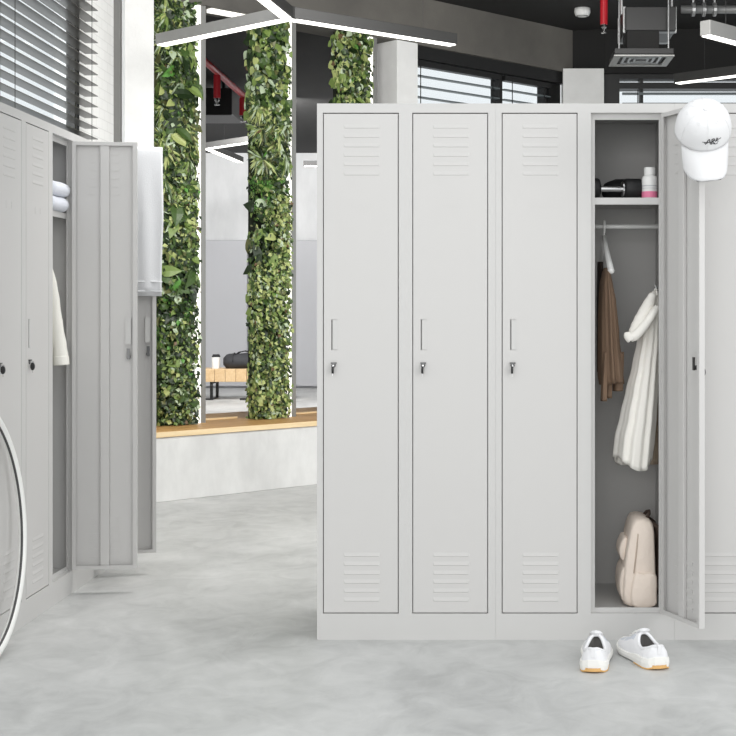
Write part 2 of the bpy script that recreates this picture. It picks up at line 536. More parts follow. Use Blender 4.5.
def make_column(s0, label, zones):
    t = thing('green_column', sn(s0, 0, 0.405), label, 'plant column', 'planted light columns on the wooden bench', PI / 4)
    H = 2.595
    # local axes: x along the wall, -y towards the viewer
    b = MB(); b.box(-0.15, 0.0, 0, 0.104, 0.03, H); b.build('backing_panel', M['backing'], t)
    b = MB(); b.box(0.108, -0.035, 0, 0.148, 0.012, H); b.build('led_strip', M['led_soft'], t)
    b = MB(); b.box(0.149, -0.04, 0, 0.182, 0.04, H); b.box(0.105, 0.013, 0, 0.149, 0.04, H); b.build('side_frame', M['frame'], t)
    N = Vector((0, -1, 0))
    for zn in zones:
        z0, z1, kind, cnt, ws = zn[:5]
        x0, x1 = zn[5] if len(zn) > 5 else (-0.165, 0.088)
        b = MB()
        ncl = max(1, int((z1 - z0) / 0.10))
        cl = [(rnd(x0, x1), rnd(z0, z1), rnd(0.6, 1.0)) for _ in range(ncl * 3)]
        for i in range(cnt):
            side = random.random()
            x = rnd(x0, x1); z = rnd(z0, z1)
            d = -rnd(0.005, 0.10)
            edge = abs(x) > 0.13
            if edge: d *= 0.8
            nr = N + Vector((rnd(-.7, .7), 0, rnd(-.2, .9)))
            if x < -0.11 and side < 0.5: nr += Vector((-1.0, 0, 0)); d = rnd(-0.08, 0.03); x = -0.17
            tip = Vector((rnd(-.8, .8), rnd(-.5, .2), rnd(-1.0, .15)))
            if kind == 'broad':
                L = rnd(.07, .15); leafmesh(b, Vector((x, d, z)), nr, tip, L, L * rnd(.45, .62), pick(ws), .2, .35)
            elif kind == 'round':
                L = rnd(.04, .075); leafmesh(b, Vector((x, d, z)), nr, tip, L, L * rnd(.7, .95), pick(ws), .15, .25)
            elif kind == 'small':
                L = rnd(.022, .042); leafmesh(b, Vector((x, d - 0.02, z)), nr, tip, L, L * rnd(.6, .85), pick(ws), .2, .2, 1)
            elif kind == 'spiky':
                q = random.choice(cl)
                a = rnd(0, 2 * PI); L = rnd(.08, .15)
                tp = Vector((math.cos(a), rnd(-.5, -.1), math.sin(a) * .9 - .1))
                cc = Vector((max(-.13, min(.13, q[0])), -0.045 - 0.03 * q[2], q[1]))
                leafmesh(b, cc, Vector((rnd(-.4, .4), -1, rnd(0, .6))), tp, L, L * rnd(.09, .15), pick(ws), .4, .3)
            elif kind == 'fern':
                q = random.choice(cl)
                a = rnd(-.2 * PI, 1.2 * PI); L = rnd(.09, .17)
                tp = Vector((math.cos(a), -.35, -abs(math.sin(a)) + .25))
                cc = Vector((max(-.12, min(.12, q[0])), -0.04, q[1]))
                nn = Vector((rnd(-.3, .3), -1, .4)).normalized()
                tt = (tp - nn * tp.dot(nn)).normalized(); ss = nn.cross(tt)
                mi = pick(ws)
                for k in range(9):
                    u = (k + 1) / 10
                    p = cc + tt * (u * L) - nn * (-.02 + .3 * L * u * u)
                    for sg in (-1, 1):
                        leafmesh(b, p, nn, ss * sg + tt * .4, L * .28 * (1.1 - u), L * .09, mi, .1, .1, 1)
        def cl_(p):
            x, y, z = p
            if x > .096: x = .096 + (x - .096) * .16
            if x < -.168: x = -.168 + (x + .168) * .25
            return (x, min(y, .05), max(z, .003 + .02 * (y < -.02) * 0))
        b.v = [cl_(p) for p in b.v]
        o = b.build({'broad': 'broad_leaf_foliage', 'round': 'round_leaf_foliage', 'small': 'small_leaf_foliage',
                     'spiky': 'spiky_foliage', 'fern': 'fern_foliage'}[kind], LEAF, t)
        o['kind'] = 'stuff'
    return t
#         deep mid fresh yel pale bright olive red
DK = (6, 4, 2, .8, .8, .1, .8, 0.1); MX = (3, 4, 3, 1.8, 1.4, .2, 1, .1); LT = (1.5, 1.8, 3.6, 4.6, 1.2, .1, 1, .2)
BR = (.6, 1.5, 2, .6, .2, 5, .2, .2); SP = (2, 2, 2.5, 3.4, 2.2, .1, 1.6, .2)
make_column(0.0, 'leftmost green living column with dark broad leaves and a light strip', [
    (0.0, 2.6, 'small', 2600, DK), (0.0, 2.6, 'round', 700, DK), (2.05, 2.6, 'spiky', 1100, MX), (1.45, 2.0, 'spiky', 1500, SP), (1.75, 2.3, 'broad', 130, MX),
    (0.85, 1.5, 'broad', 210, MX), (0.5, 0.95, 'fern', 45, BR), (0.0, 0.75, 'broad', 60, DK), (0.0, 0.65, 'small', 1100, MX), (1.1, 1.45, 'small', 500, LT)])
make_column(0.70, 'middle green living column with yellow-green ivy and a light strip', [
    (0.0, 2.6, 'small', 2200, DK), (1.95, 2.6, 'round', 900, MX), (1.62, 2.05, 'spiky', 1800, SP), (1.35, 1.68, 'fern', 75, BR),
    (0.9, 1.45, 'small', 2000, LT, (-0.02, .088)), (0.0, 1.0, 'small', 2600, LT), (0.85, 1.4, 'broad', 45, DK, (-.16, 0.0)), (0.0, 0.9, 'round', 160, MX)])
make_column(1.40, 'rightmost green living column beside the concrete pillar', [
    (1.2, 2.6, 'small', 1600, DK), (1.2, 2.6, 'round', 1100, LT), (0.0, 1.3, 'small', 900, MX)])
# light strips under the beam, joining the columns
for k, s0 in enumerate((0.21,)):
    t = thing('light_strip', sn(s0 + 0.16, -0.01, 2.995), 'white light strip under the beam between the left and middle green columns', 'light', None, PI / 4)
    b = MB(); b.box(-0.135, -0.03, -0.018, 0.155, 0.02, 0.0045); b.build('diffuser', M['led_soft'], t)

# ------------------------------------------------------------------ pendant lights
def arm_mesh(length, wd, hh):
    b = MB(); b.box(0.0, -wd / 2, 0.006, length, wd / 2, hh)
    e = MB(); e.box(0.01, -wd / 2 + 0.006, 0.0, length - 0.008, wd / 2 - 0.006, 0.0062)
    return b, e
def star_pendant(x, y, z, angs, lens, label, mats):
    t = thing('pendant_light', (x, y, z), label, 'light')
    for a, L, mm in zip(angs, lens, mats):
        bb, ee = arm_mesh(L, 0.066, 0.066)
        o = bb.build('arm', mm, t, bevel=0.002); o.rotation_euler = (0, 0, a)
        d = ee.build('diffuser', M['led'], o)
    b = MB(); b.lathe([(0.045, 0.004), (0.045, 0.067)], seg=6); b.build('hub', M['pendblack'], t)
    for a, L in zip(angs, lens):
        px, py = math.cos(a) * L * .8, math.sin(a) * L * .8
        b = MB(); b.tube([(px, py, 0.066), (px, py, CEIL - z)], 0.0012, 6)
        b.build('suspension_wire', M['blackplastic'], t)
R = math.radians
star_pendant(-1.006, 7.06, 2.6, (R(139.5), R(39.5), R(-97)), (1.08, 1.09, 1.05),
             'three-armed white-lit pendant hanging in front of the green columns', (M['pendside'], M['pendblack'], M['pendblack']))
star_pendant(2.10, 8.36, 2.6, (R(139.5), R(39.5), R(-97)), (1.08, 1.09, 1.05),
             'dark pendant arm with lit underside low over the cap at the right', (M['pendblack'], M['pendblack'], M['pendblack']))
t = thing('pendant_light', (1.21, 7.47, 2.6), 'straight pendant with lit underside at the right edge, upper one', 'light')
bb, ee = arm_mesh(0.75, 0.066, 0.085); o = bb.build('arm', M['pendside'], t, bevel=0.002); o.rotation_euler = (0, 0, R(47)); ee.build('diffuser', M['led'], o)
b = MB(); b.tube([(0.14, 0.15, 0.085), (0.14, 0.15, CEIL - 2.6)], 0.0012, 6); b.build('suspension_wire', M['blackplastic'], t)
# far hall lights
t = thing('pendant_light', (-3.08, 15.3, 2.9), 'V-shaped white pendant far behind between two green columns', 'light')
for a, L in ((R(85), 1.4), (R(-45), 0.95)):
    bb, ee = arm_mesh(L, 0.085, 0.07); o = bb.build('arm', M['pendblack'], t); o.rotation_euler = (0, 0, a); ee.build('diffuser', M['led'], o)
b = MB(); b.tube([(0.06, 0.7, 0.07), (0.06, 0.7, CEIL - 2.9)], 0.002, 6); b.build('suspension_wire', M['blackplastic'], t)
t = thing('pendant_light', (-2.3, 17.6, 2.95), 'straight white pendant far behind right of the middle green column', 'light')
bb, ee = arm_mesh(0.9, 0.085, 0.07); o = bb.build('arm', M['pendblack'], t); ee.build('diffuser', M['led'], o)
b = MB(); b.tube([(0.4, 0, 0.07), (0.4, 0, CEIL - 2.95)], 0.002, 6); b.build('suspension_wire', M['blackplastic'], t)

# ------------------------------------------------------------------ ceiling services
def sprinkler(name, x, y, ztop, zbot, r, label):
    t = thing(name, (x, y, zbot), label, 'sprinkler')
    b = MB(); b.lathe([(r, 0.0), (r, ztop - zbot)], seg=16); b.build('drop_pipe', M['red'], t, smooth=False)
    b = MB(); b.lathe([(r * .7, 0), (r * .75, -0.02), (r * .35, -0.03), (r * .35, -0.05), (r * .8, -0.054), (r * .8, -0.06), (0.002, -0.062)], seg=14)
    b.build('sprinkler_head', M['chrome'], t)
sprinkler('sprinkler', 0.838, 9.5, CEIL, 3.085, 0.026, 'red sprinkler drop pipe hanging from the black ceiling above the right lockers')
t = tag(None or (lambda: (lambda m: (m.tube([(-2.25, 9.4, 3.12), (-2.25, 13.4, 3.12)], 0.028, 12), m.build('sprinkler_pipe', M['red'], smooth=True))[1])(MB()))(),
        'long red sprinkler pipe under the far ceiling behind the green columns', 'pipe')
sprinkler('sprinkler', -2.25, 11.6, 3.095, 2.90, 0.03, 'red sprinkler drop behind, nearer the left green column')
sprinkler('sprinkler', -2.25, 12.85, 3.095, 2.93, 0.034, 'red sprinkler drop behind, close to the middle green column')
t = thing('smoke_detector', (0.735, 10.15, CEIL), 'round white smoke detector on the black ceiling', 'smoke detector')
b = MB(); b.lathe([(0.058, 0), (0.06, -0.03), (0.05, -0.055), (0.03, -0.062), (0.001, -0.063)], seg=28); b.build('housing', M['white'], t, smooth=True)
b = MB(); b.lathe([(0.045, -0.052), (0.046, -0.0585), (0.034, -0.061)], seg=28); b.build('vent_ring', M['pendside'], t)
t = thing('air_diffuser', (1.043, 9.06, 2.75), 'square grey ceiling air diffuser below a black duct box', 'air vent')
for k, (o_, i_) in enumerate(((0.195, 0.15), (0.125, 0.108), (0.086, 0.07), (0.05, 0.035))):
    z0 = 0.0 if k == 0 else 0.006
    b = MB()
    for (x0, y0, x1, y1) in ((-o_, -o_, o_, -i_), (-o_, i_, o_, o_), (-o_, -i_, -i_, i_), (i_, -i_, o_, i_)):
        b.box(x0, y0, z0, x1, y1, z0 + 0.008, 0)
    b.build('louvre_ring', M['frame'] if k == 0 else M['ductlight'], t)
b = MB(); b.box(-0.19, -0.19, 0.016, 0.19, 0.19, 0.05); b.build('backing', M['black'], t)
b = MB(); b.box(-0.105, -0.13, 0.05, 0.105, 0.13, 0.178); b.build('plenum_box', M['ceil'], t, bevel=0.004)
for x in (-0.16, 0.16):
    b = MB(); b.tube([(x, -0.17, 0.05), (x, -0.17, CEIL - 2.75)], 0.006, 8)
    b.build('hanger_rod', M['ductlight'], t)
t = thing('air_duct', (1.10, 9.3, 2.93), 'dark rectangular air duct above the grey diffuser', 'duct')
b = MB(); b.box(-0.17, -0.35, 0.0, 0.16, 0.12, 0.16); b.build('duct_trunk', M['duct'], t, bevel=0.006)
for y in (-.30, .05):
    b = MB(); b.box(-0.18, y, -0.001, 0.17, y + .03, 0.168); b.build('flange', M['ductlight'], t)
for x in (-.176, .162):
    b = MB(); b.box(x, -.1, .16, x + .012, -.07, CEIL - 2.93); b.build('hanger_rod', M['ductlight'], t)
t = thing('ceiling_pipe', (2.2, 9.0, 3.08), 'grey horizontal pipe under the ceiling right of the duct', 'pipe')
b = MB(); b.tube([(-0.9, 0, 0), (2.2, 0, 0)], 0.026, 14); b.build('pipe_run', M['ductlight'], t, smooth=True)
for x in (-0.83, -0.76, -0.69):
    b = MB(); b.lathe([(0.045, x), (0.045, x + 0.02)], seg=14, axis='X'); b.box(x + .004, -.006, .02, x + .016, .006, CEIL - 3.08)
    b.build('clamp', M['ductlight'], t)
t = thing('cable_tray', (2.9, 8.1, 3.12), 'dark cable tray under the ceiling at the upper right', 'cable tray')
b = MB(); b.box(-1.35, -0.1, 0, 1.6, 0.1, 0.012); b.box(-1.35, -0.1, 0.012, 1.6, -0.09, 0.07); b.box(-1.35, 0.09, 0.012, 1.6, 0.1, 0.07); b.build('tray', M['duct'], t)
for x in (-1.0, 0.2, 1.3):
    b = MB(); b.tube([(x, 0.08, 0.012), (x, 0.08, CEIL - 3.12)], 0.005, 6)
    b.build('hanger_rod', M['duct'], t)
t = thing('air_duct', (-2.6, 13.4, 2.97), 'dark air duct under the far ceiling between the green columns', 'duct')
b = MB(); b.box(-0.7, -0.3, 0, 0.2, 0.3, 0.26); b.build('duct_trunk', M['duct'], t, bevel=0.01)
for x in (-0.5, 0.05):
    b = MB(); b.box(x, -0.02, 0.26, x + 0.03, 0.02, CEIL - 2.97)
    b.build('hanger_rod', M['duct'], t)

# ------------------------------------------------------------------ lockers
DW, DZ0, DZ1 = 0.248, 0.092, 1.765
def locker_door(parent, xh, ang, shelf_hint=None, key=True):
    """door hinged on its right side; local x from -DW (free edge) to 0, front at y=0"""
    hx0, hx1, hz0, hz1 = -DW + 0.024, -DW + 0.045, 0.972, 1.076     # recessed pull
    b = MB()
    xs = [-DW, hx0, hx1, 0.0]; zs = [DZ0, hz0, hz1, DZ1]
    for i in range(3):
        for j in range(3):
            if i == 1 and j == 1: continue
            b.box(xs[i], 0.0, zs[j], xs[i + 1], 0.0025, zs[j + 1])
    # folded edges and returns
    b.box(-DW, 0.0025, DZ0, -DW + 0.002, 0.02, DZ1); b.box(-0.002, 0.0025, DZ0, 0.0, 0.02, DZ1)
    b.box(-DW + 0.002, 0.0025, DZ0, -0.002, 0.02, DZ0 + 0.002); b.box(-DW + 0.002, 0.0025, DZ1 - 0.002, -0.002, 0.02, DZ1)
    b.box(-DW + 0.002, 0.018, DZ0 + 0.002, -DW + 0.016, 0.02, DZ1 - 0.002); b.box(-0.016, 0.018, DZ0 + 0.002, -0.002, 0.02, DZ1 - 0.002)
    b.box(-DW + 0.016, 0.018, DZ0 + 0.002, -0.016, 0.02, DZ0 + 0.014); b.box(-DW + 0.016, 0.018, DZ1 - 0.014, -0.016, 0.02, DZ1 - 0.002)
    # louvres, top and bottom
    for zc in [1.722 - 0.0315 * k for k in range(6)] + [0.285 - 0.03 * k for k in range(6)]:
        x0, x1 = -DW + 0.066, -DW + 0.188
        vs = [(x0, 0, zc + .008), (x1, 0, zc + .008), (x1 - .006, -.0016, zc - .004), (x0 + .006, -.0016, zc - .004), (x1, 0, zc - .006), (x0, 0, zc - .006)]
        b.add(vs, [(0, 1, 2, 3), (3, 2, 4, 5), (0, 3, 5), (1, 4, 2)])
        b.box(x0 + .004, .0025, zc - .006, x1 - .004, .0045, zc + .006)
    # card holder
    b.box(-DW + .095, -.0007, 1.452, -DW + .098, 0, 1.476); b.box(-DW + .150, -.0007, 1.452, -DW + .153, 0, 1.476); b.box(-DW + .098, -.0007, 1.452, -DW + .150, 0, 1.4545)
    d = b.build('door', M['locker_door'], parent)
    d.location = (xh, 0.0, 0.0); d.rotation_euler = (0, 0, ang)
    b = MB(); b.box(-DW * .5 - .018, 0.0026, DZ0 + .006, -DW * .5 + .018, 0.016, DZ1 - .006)
    b.build('stiffener', M['locker_door'], d, bevel=0.003)
    b = MB()
    b.box(hx0, 0.013, hz0, hx1, 0.0145, hz1); b.box(hx0, .0005, hz0, hx0 + .0012, .013, hz1); b.box(hx1 - .0012, .0005, hz0, hx1, .013, hz1)
    b.box(hx0, .0005, hz0, hx1, .013, hz0 + .0012); b.box(hx0, .0005, hz1 - .0012, hx1, .013, hz1)
    b.box(hx0 + 0.0055, -.0012, hz0 + .002, hx1 + .002, .0008, hz1 - .002)
    b.build('handle', M['locker'], d)
    lx, lz = -DW + 0.033, 0.922
    b = MB(); b.lathe([(0.0075, 0.0165), (0.0075, -0.002), (0.0065, -0.0035), (0.001, -0.0035)], (lx, 0, lz), seg=18, axis='Y')
    b.box(lx - .009, -.0065, lz + .0045, lx + .010, 0, lz + .0095)
    k = b.build('lock', M['lockmetal'], d, smooth=False)
    if key:
        b = MB(); b.box(lx - .001, -.016, lz - .003, lx + .001, -.0035, lz + .003, 1)
        b.box(lx - .0025, -.0135, lz - .037, lx - .0012, -.0115, lz - .026, 1)
        b.lathe([(.003, -.0165), (.003, -.0145)], (lx, 0, lz - .002), seg=10, axis='Y', mi=1)
        b.lathe([(.001, -.004), (.0085, -.0035), (.0085, .0035), (.001, .004)], (0, 0, 0), seg=16, axis='X', mi=0)
        n0 = len(b.v) - 16 * 4
        for i in range(n0, len(b.v)):
            x, y, z = b.v[i]; b.v[i] = (x + lx - .002, y * .9 - .0125, z * 1.6 - .0145 + lz)
        b.build('key', [M['blackplastic'], M['chrome']], k)
    b = MB(); b.box(lx - .006, .020, lz - .008, lx + .006, .0225, lz + .034)
    b.box(lx - .003, .0165, lz - .004, lx + .003, .020, lz + .004)
    b.build('lock_cam', M['lockmetal'], d)
    return d

def locker_unit(loc, rz, label, angs, group, lip=.025):
    """two-column steel locker, 0.6 x 0.5 x 1.8 m, front at local y=0"""
    t = thing('locker', loc, label, 'locker', group, rz)
    W, D, H = 0.5996, 0.5, 1.8
    b = MB(); T = 0.0015
    b.box(0, 0.0, 0.0, T, D, H); b.box(W - T, 0.0, 0, W, D, H)
    b.box(T, D - T, 0, W - T, D, H); b.box(T, 0.0, H - T, W - T, D - T, H)
    b.box(T, 0.03, 0.088, W - T, D - T, 0.09)
    b.box(0.2975, 0.024, 0.09, 0.2995, D - T, H - T)
    # face frame
    b.box(T, 0, 0, W - T, 0.0035, 0.0885); b.box(T, 0, 1.769, W - T, 0.0035, H - T)
    for x0, x1 in ((T, 0.0195), (0.2745, 0.3195), (0.5745, W - T)):
        b.box(x0, 0, 0.0885, x1, 0.0035, 1.769)
    # rebate around every opening
    for c in (0, 1):
        x0, x1 = .0195 + .3 * c, .2745 + .3 * c
        b.box(x0 - .0005, .0035, .0885, x0 + .0005, .024, 1.769); b.box(x1 - .0005, .0035, .0885, x1 + .0005, .024, 1.769)
        b.box(x0, .022, .0885, x0 + .0145, .024, 1.769); b.box(x1 - lip, .022, .0885, x1, .024, 1.769)
        b.box(x0 + .0145, .022, .0885, x1 - lip, .024, .104); b.box(x0 + .0145, .022, 1.748, x1 - lip, .024, 1.769)
        b.box(x0, .0035, .0875, x1, .024, .0885); b.box(x0, .0035, 1.769, x1, .024, 1.770)
    b.build('cabinet_body', M['locker'], t)
    for c in (0, 1):
        b = MB()
        x0, x1 = 0.002 + .2975 * c + (0.0005 if c else 0), 0.297 + .2995 * c
        b.box(x0, 0.026, 1.484, x1, D - .002, 1.486); b.box(x0, 0.026, 1.463, x1, 0.028, 1.484)
        b.build('shelf', M['locker'], t)
        b = MB(); b.tube([(x0, 0.25, 1.402), (x1, 0.25, 1.402)], 0.0075, 12); b.build('hanging_rod', M['white'], t, smooth=True)
        locker_door(t, 0.271 + .3 * c, R(angs[c]))
    return t
YF = 4.6
RG = None
uR = [locker_unit((-0.557, YF, 0), 0, 'closed two-door grey locker at the left end of the right-hand row', (0, 0), RG),
      locker_unit((0.043, YF, 0), 0, 'two-door grey locker with its right door open and clothes inside', (0, 112), RG),
      locker_unit((0.643, YF, 0), 0, 'closed grey locker at the right edge behind the open door', (0, 0), RG)]
XL = -1.607
uL = [locker_unit((XL, 4.20, 0), R(90), 'closed grey locker nearest the left edge behind the hoop', (0, 0), RG),
      locker_unit((XL, 4.80, 0), R(90), 'left-hand grey locker with a closed door beside an open towel compartment', (0, 97), RG, .008),
      locker_unit((XL, 5.40, 0), R(90), 'farthest grey locker on the left, its open door holding a white towel', (110, 0), RG)]

# ------------------------------------------------------------------ cloth helpers
def garment(name, rows, mats, nf=9, amp=0.16, seed=1, seg=72, nz=40, parent=None, origin=(0, 0, 0), hem=0.0, tw=0.0):
    """a hanging cloth: rows of (z, x, y, half width, half depth), top first"""
    rg = random.Random(seed)
    ph = [rg.uniform(0, 6.28) for _ in range(4)]
    rings = []
    z0, z1 = rows[0][0], rows[-1][0]
    for k in range(nz + 1):
        z = lerp(z0, z1, k / nz); u = k / nz
        x, y, hw, hd = rowlerp(rows, z)
        ring = []
        for i in range(seg):
            a = 2 * PI * i / seg
            f = 1 + amp * min(1, u * 2.2 + .15) * (0.6 * math.sin(nf * a + ph[0] + tw * u) + 0.4 * math.sin((nf * 2 - 3) * a + ph[1] - tw * u) + .25 * math.sin(3 * a + ph[2] + 2 * u))
            zz = z + hem * u ** 6 * math.sin(a * 2 + ph[3])
            ring.append((x + hw * f * math.cos(a) - origin[0], y + hd * f * math.sin(a) - origin[1], zz - origin[2]))
        rings.append(ring)
    # fold the hem inside so the cloth reads as hollow
    last = rings[-1]; cx = sum(p[0] for p in last) / seg; cy = sum(p[1] for p in last) / seg
    rings.append([(cx + (p[0] - cx) * .86, cy + (p[1] - cy) * .86, p[2] + .004) for p in last])
    rings.append([(cx + (p[0] - cx) * .8, cy + (p[1] - cy) * .8, p[2] + .05) for p in last])
    b = MB(); b.loft(rings, 0)
    return b.build(name, mats, parent, smooth=True)

def P(px, py, Y): return ((px - HX) * Y / F, Y, EYE - (py - HY) * Y / F)

# ---- contents of the open right locker
YR = YF + 0.25
def X_(px, Y=4.8): return (px - HX) * Y / F
def Z_(py, Y=4.8): return EYE - (py - HY) * Y / F
# hanger with brown garment
hp = P(605, 228, YR)
t = thing('clothes_hanger', (X_(605.5), YR, 1.402), 'white plastic hanger on the rod holding brown clothes', 'hanger')
b = MB()
b.tube([(0, .016, 0.006), (0, .012, .015), (0, 0, .0195), (0, -.012, .014), (0, -.016, 0.0), (0, -.004, -.02), (0, 0, -.04)], .0038, 8)
b.build('hook', M['white'], t, smooth=True)
b = MB()
b.tube([(0, 0, -.035), (.002, -.04, -.075), (.008, -.10, -.13), (.011, -.135, -.158)], [.008, .009, .011, .011], 10)
b.tube([(0, 0, -.035), (0, .08, -.09), (0, .17, -.15)], [.005, .006, .007], 10)
b.tube([(.011, -.135, -.158), (0, .17, -.15)], .0045, 8)
b.lathe([(0.001, -.012), (.010, -.008), (.013, 0), (.010, .008), (.001, .012)], (.011, -.137, -.160), seg=16)
b.build('hanger_frame', M['white'], t, smooth=True)
Yb = 4.78
def rw(py, xl, xr, hd, Y=Yb):
    return (Z_(py, Y), (X_(xl, Y) + X_(xr, Y)) / 2, Y, (X_(xr, Y) - X_(xl, Y)) / 2, hd)
o = thing('brown_garment', (X_(609, Yb), Yb, Z_(270, Yb)), 'folded brown trousers and shirt hanging from the white hanger', 'clothes')
og = tuple(o.location)
garment('drape', [rw(268, 604, 608, .05), rw(274, 602, 610, .09), rw(284, 600, 612, .11), rw(300, 599, 615, .115), rw(335, 598.5, 618, .115), rw(375, 598.5, 622, .11), rw(383, 600, 623, .10)],
        M['brown'], 8, .13, 3, parent=o, origin=og, hem=.006, tw=.5)
for xl, xr, y1, yy, sd in ((600.5, 607, 401, 4.70, 5), (606, 612, 398, 4.73, 6), (613, 622.5, 391, 4.74, 7)):
    rows = [(Z_(352, yy), X_((xl + xr) / 2 + 2, yy), yy, X_(xr, yy) - X_((xl + xr) / 2, yy) - .002, .018),
            (Z_(y1, yy), X_((xl + xr) / 2, yy), yy, X_(xr, yy) - X_((xl + xr) / 2, yy), .022)]
    garment('sleeve', rows, M['brown'], 4, .14, sd, seg=40, nz=14, parent=o, origin=og)
garment('dark_lining', [rw(262, 597.5, 603, .04, 4.86), rw(300, 597, 604, .06, 4.86), rw(372, 597, 605, .06, 4.86)], M['darkbrown'], 5, .12, 9, seg=40, nz=14, parent=o, origin=og)
# hook on the locker side wall + robe
Yw = 4.76
t = thing('coat_hook', (0.622, Yw, Z_(289, Yw)), 'small metal hook on the locker side wall holding the white robe', 'hook')
b = MB(); b.box(0.014, -.01, -.02, 0.0175, .01, .02); b.tube([(.014, 0, 0), (-.005, 0, -.004), (-.020, 0, .002), (-.025, 0, .014)], .0035, 8)
b.build('hook_body', M['chrome'], t, smooth=False)
o = thing('robe', (X_(655, Yw), Yw, Z_(292, Yw)), 'white robe hanging from the side hook inside the open locker', 'robe')
og = tuple(o.location)
def rr(py, xl, xr, hd): return rw(py, xl, xr, hd, Yw)
garment('body', [rr(291, 652, 658, .012), rr(297, 650, 659, .025), rr(310, 645.5, 660, .045), rr(325, 641, 660, .055), rr(342, 637.5, 660, .06), rr(365, 633, 658, .07),
                 rr(390, 627, 657, .08), rr(415, 621.5, 655.5, .09), rr(440, 616, 653.5, .095), rr(462, 614, 651, .095)],
        M['robe'], 9, .10, 12, parent=o, origin=og, hem=.022, tw=.8)
def cloth_tube(name, pts, m, parent, og, wob=0.0, seg=20):
    b = MB(); ps = [(x - og[0], y - og[1], z - og[2]) for x, y, z, r in pts]
    n = len(ps); out = []; rr_ = []
    for i in range((n - 1) * 6 + 1):
        u = i / 6; k = min(int(u), n - 2); f = u - k
        p0 = Vector(ps[max(k - 1, 0)]); p1 = Vector(ps[k]); p2 = Vector(ps[k + 1]); p3 = Vector(ps[min(k + 2, n - 1)])
        q = 0.5 * ((2 * p1) + (p2 - p0) * f + (2 * p0 - 5 * p1 + 4 * p2 - p3) * f * f + (3 * p1 - p0 - 3 * p2 + p3) * f ** 3)
        out.append(q); rr_.append(lerp(pts[k][3], pts[k + 1][3], f) * (1 + wob * math.sin(i * 1.7)))
    b.tube(out, rr_, seg)
    return b.build(name, m, parent, smooth=True)
def sp(px, py, Y, r): return (*P(px, py, Y), r)
cloth_tube('sleeve', [sp(653, 294, 4.71, .012), sp(648, 306, 4.70, .022), sp(641.5, 320, 4.69, .026), sp(635.5, 331, 4.685, .023), sp(633, 337, 4.67, .016)], M['robe'], o, og, .03)
cloth_tube('sleeve', [sp(631, 337, 4.655, .0165), sp(636, 335, 4.65, .017), sp(644, 326, 4.65, .015), sp(652, 315, 4.655, .014), sp(657, 308, 4.68, .012)], M['robe'], o, og, .03)
cloth_tube('cuff', [sp(628.2, 333, 4.655, .013), sp(628.6, 336, 4.652, .0165), sp(631.5, 339.5, 4.652, .0165)], M['robe'], o, og, .02)
cloth_tube('collar_loop', [sp(653, 296, 4.72, .004), sp(655.5, 289, 4.74, .003), sp(657, 296, 4.73, .004)], M['robe'], o, og)
# striped trousers behind the robe
o = thing('striped_trousers', (X_(655, 4.9), 4.9, Z_(370, 4.9)), 'beige striped trousers hanging behind the white robe', 'trousers')
og = tuple(o.location)
garment('trouser_legs', [rw(292, 650, 656, .02, 4.92), rw(330, 647, 660, .04, 4.92), rw(372, 645, 660, .045, 4.92), rw(420, 643, 660, .05, 4.92), rw(463, 641, 660, .05, 4.92)],
        M['beige'], 7, .08, 15, seg=60, nz=24, parent=o, origin=og)
# ---- dumbbell, pouch and bottle on the shelf
SZ = 1.4862
t = thing('dumbbell', (0.452, 4.72, SZ), 'black dumbbell with a chrome handle on the locker shelf', 'dumbbell', None, R(8))
def head(x0, x1, r):
    b = MB(); b.lathe([(r * .55, x0), (r * .9, x0 + .004), (r, x0 + .012), (r, x1 - .012), (r * .9, x1 - .004), (r * .55, x1)], (0, 0, r), seg=24, axis='X'); return b
head(.030, .100, .037).build('weight_head', M['rubber'], t, smooth=True, bevel=0)
head(-.120, -.050, .037).build('weight_head', M['rubber'], t, smooth=True)
b = MB(); b.lathe([(.0095, -.052), (.0095, .032)], (0, 0, .037), seg=16, axis='X'); b.lathe([(.026, .0265), (.026, .031)], (0, 0, .037), seg=20, axis='X')
b.build('handle', M['chrome'], t)
t = thing('pouch', (0.487, 4.865, SZ), 'black rounded pouch behind the dumbbell on the locker shelf', 'pouch')
b = MB(); rings = []
for k in range(13):
    u = -1 + 2 * k / 12; f = (1 - abs(u) ** 3) ** .5 if abs(u) < 1 else 0.02
    f = max(f, .05)
    rings.append([(u * .066, math.cos(2 * PI * i / 24) * .052 * f, .042 + math.sin(2 * PI * i / 24) * .042 * (0.35 + .65 * f) * (1.0 if u > 0 else 1 - .25 * u * u)) for i in range(24)])
b.loft(rings); b.build('pouch_body', M['pouch'], t, smooth=True)
b = MB(); b.tube([(-.055, -.012, .064), (-.02, -.020, .081), (.02, -.020, .082), (.055, -.012, .064)], .0022, 6); b.build('zip', M['bagtrim'], t)
t = thing('pill_bottle', (0.571, 4.70, SZ), 'white supplement bottle with a pink band on the locker shelf', 'bottle')
b = MB(); b.lathe([(.001, 0), (.024, 0), (.0265, .003), (.0265, .068), (.024, .078), (.016, .083), (.016, .086)], seg=32); b.build('bottle_body', M['white'], t, smooth=True, bevel=0)
b = MB(); b.lathe([(.0190, .083), (.0195, .086), (.0195, .106), (.018, .109), (.001, .109)], seg=32); b.build('bottle_cap', M['white'], t, bevel=0)
b = MB(); b.lathe([(.0268, .005), (.0268, .026)], seg=40); b.lathe([(.02685, .043), (.02685, .047)], seg=40, mi=1); b.lathe([(.02685, .036), (.02685, .038)], seg=40, mi=1)
b.build('label', [M['pink'], M['label']], t, smooth=False)
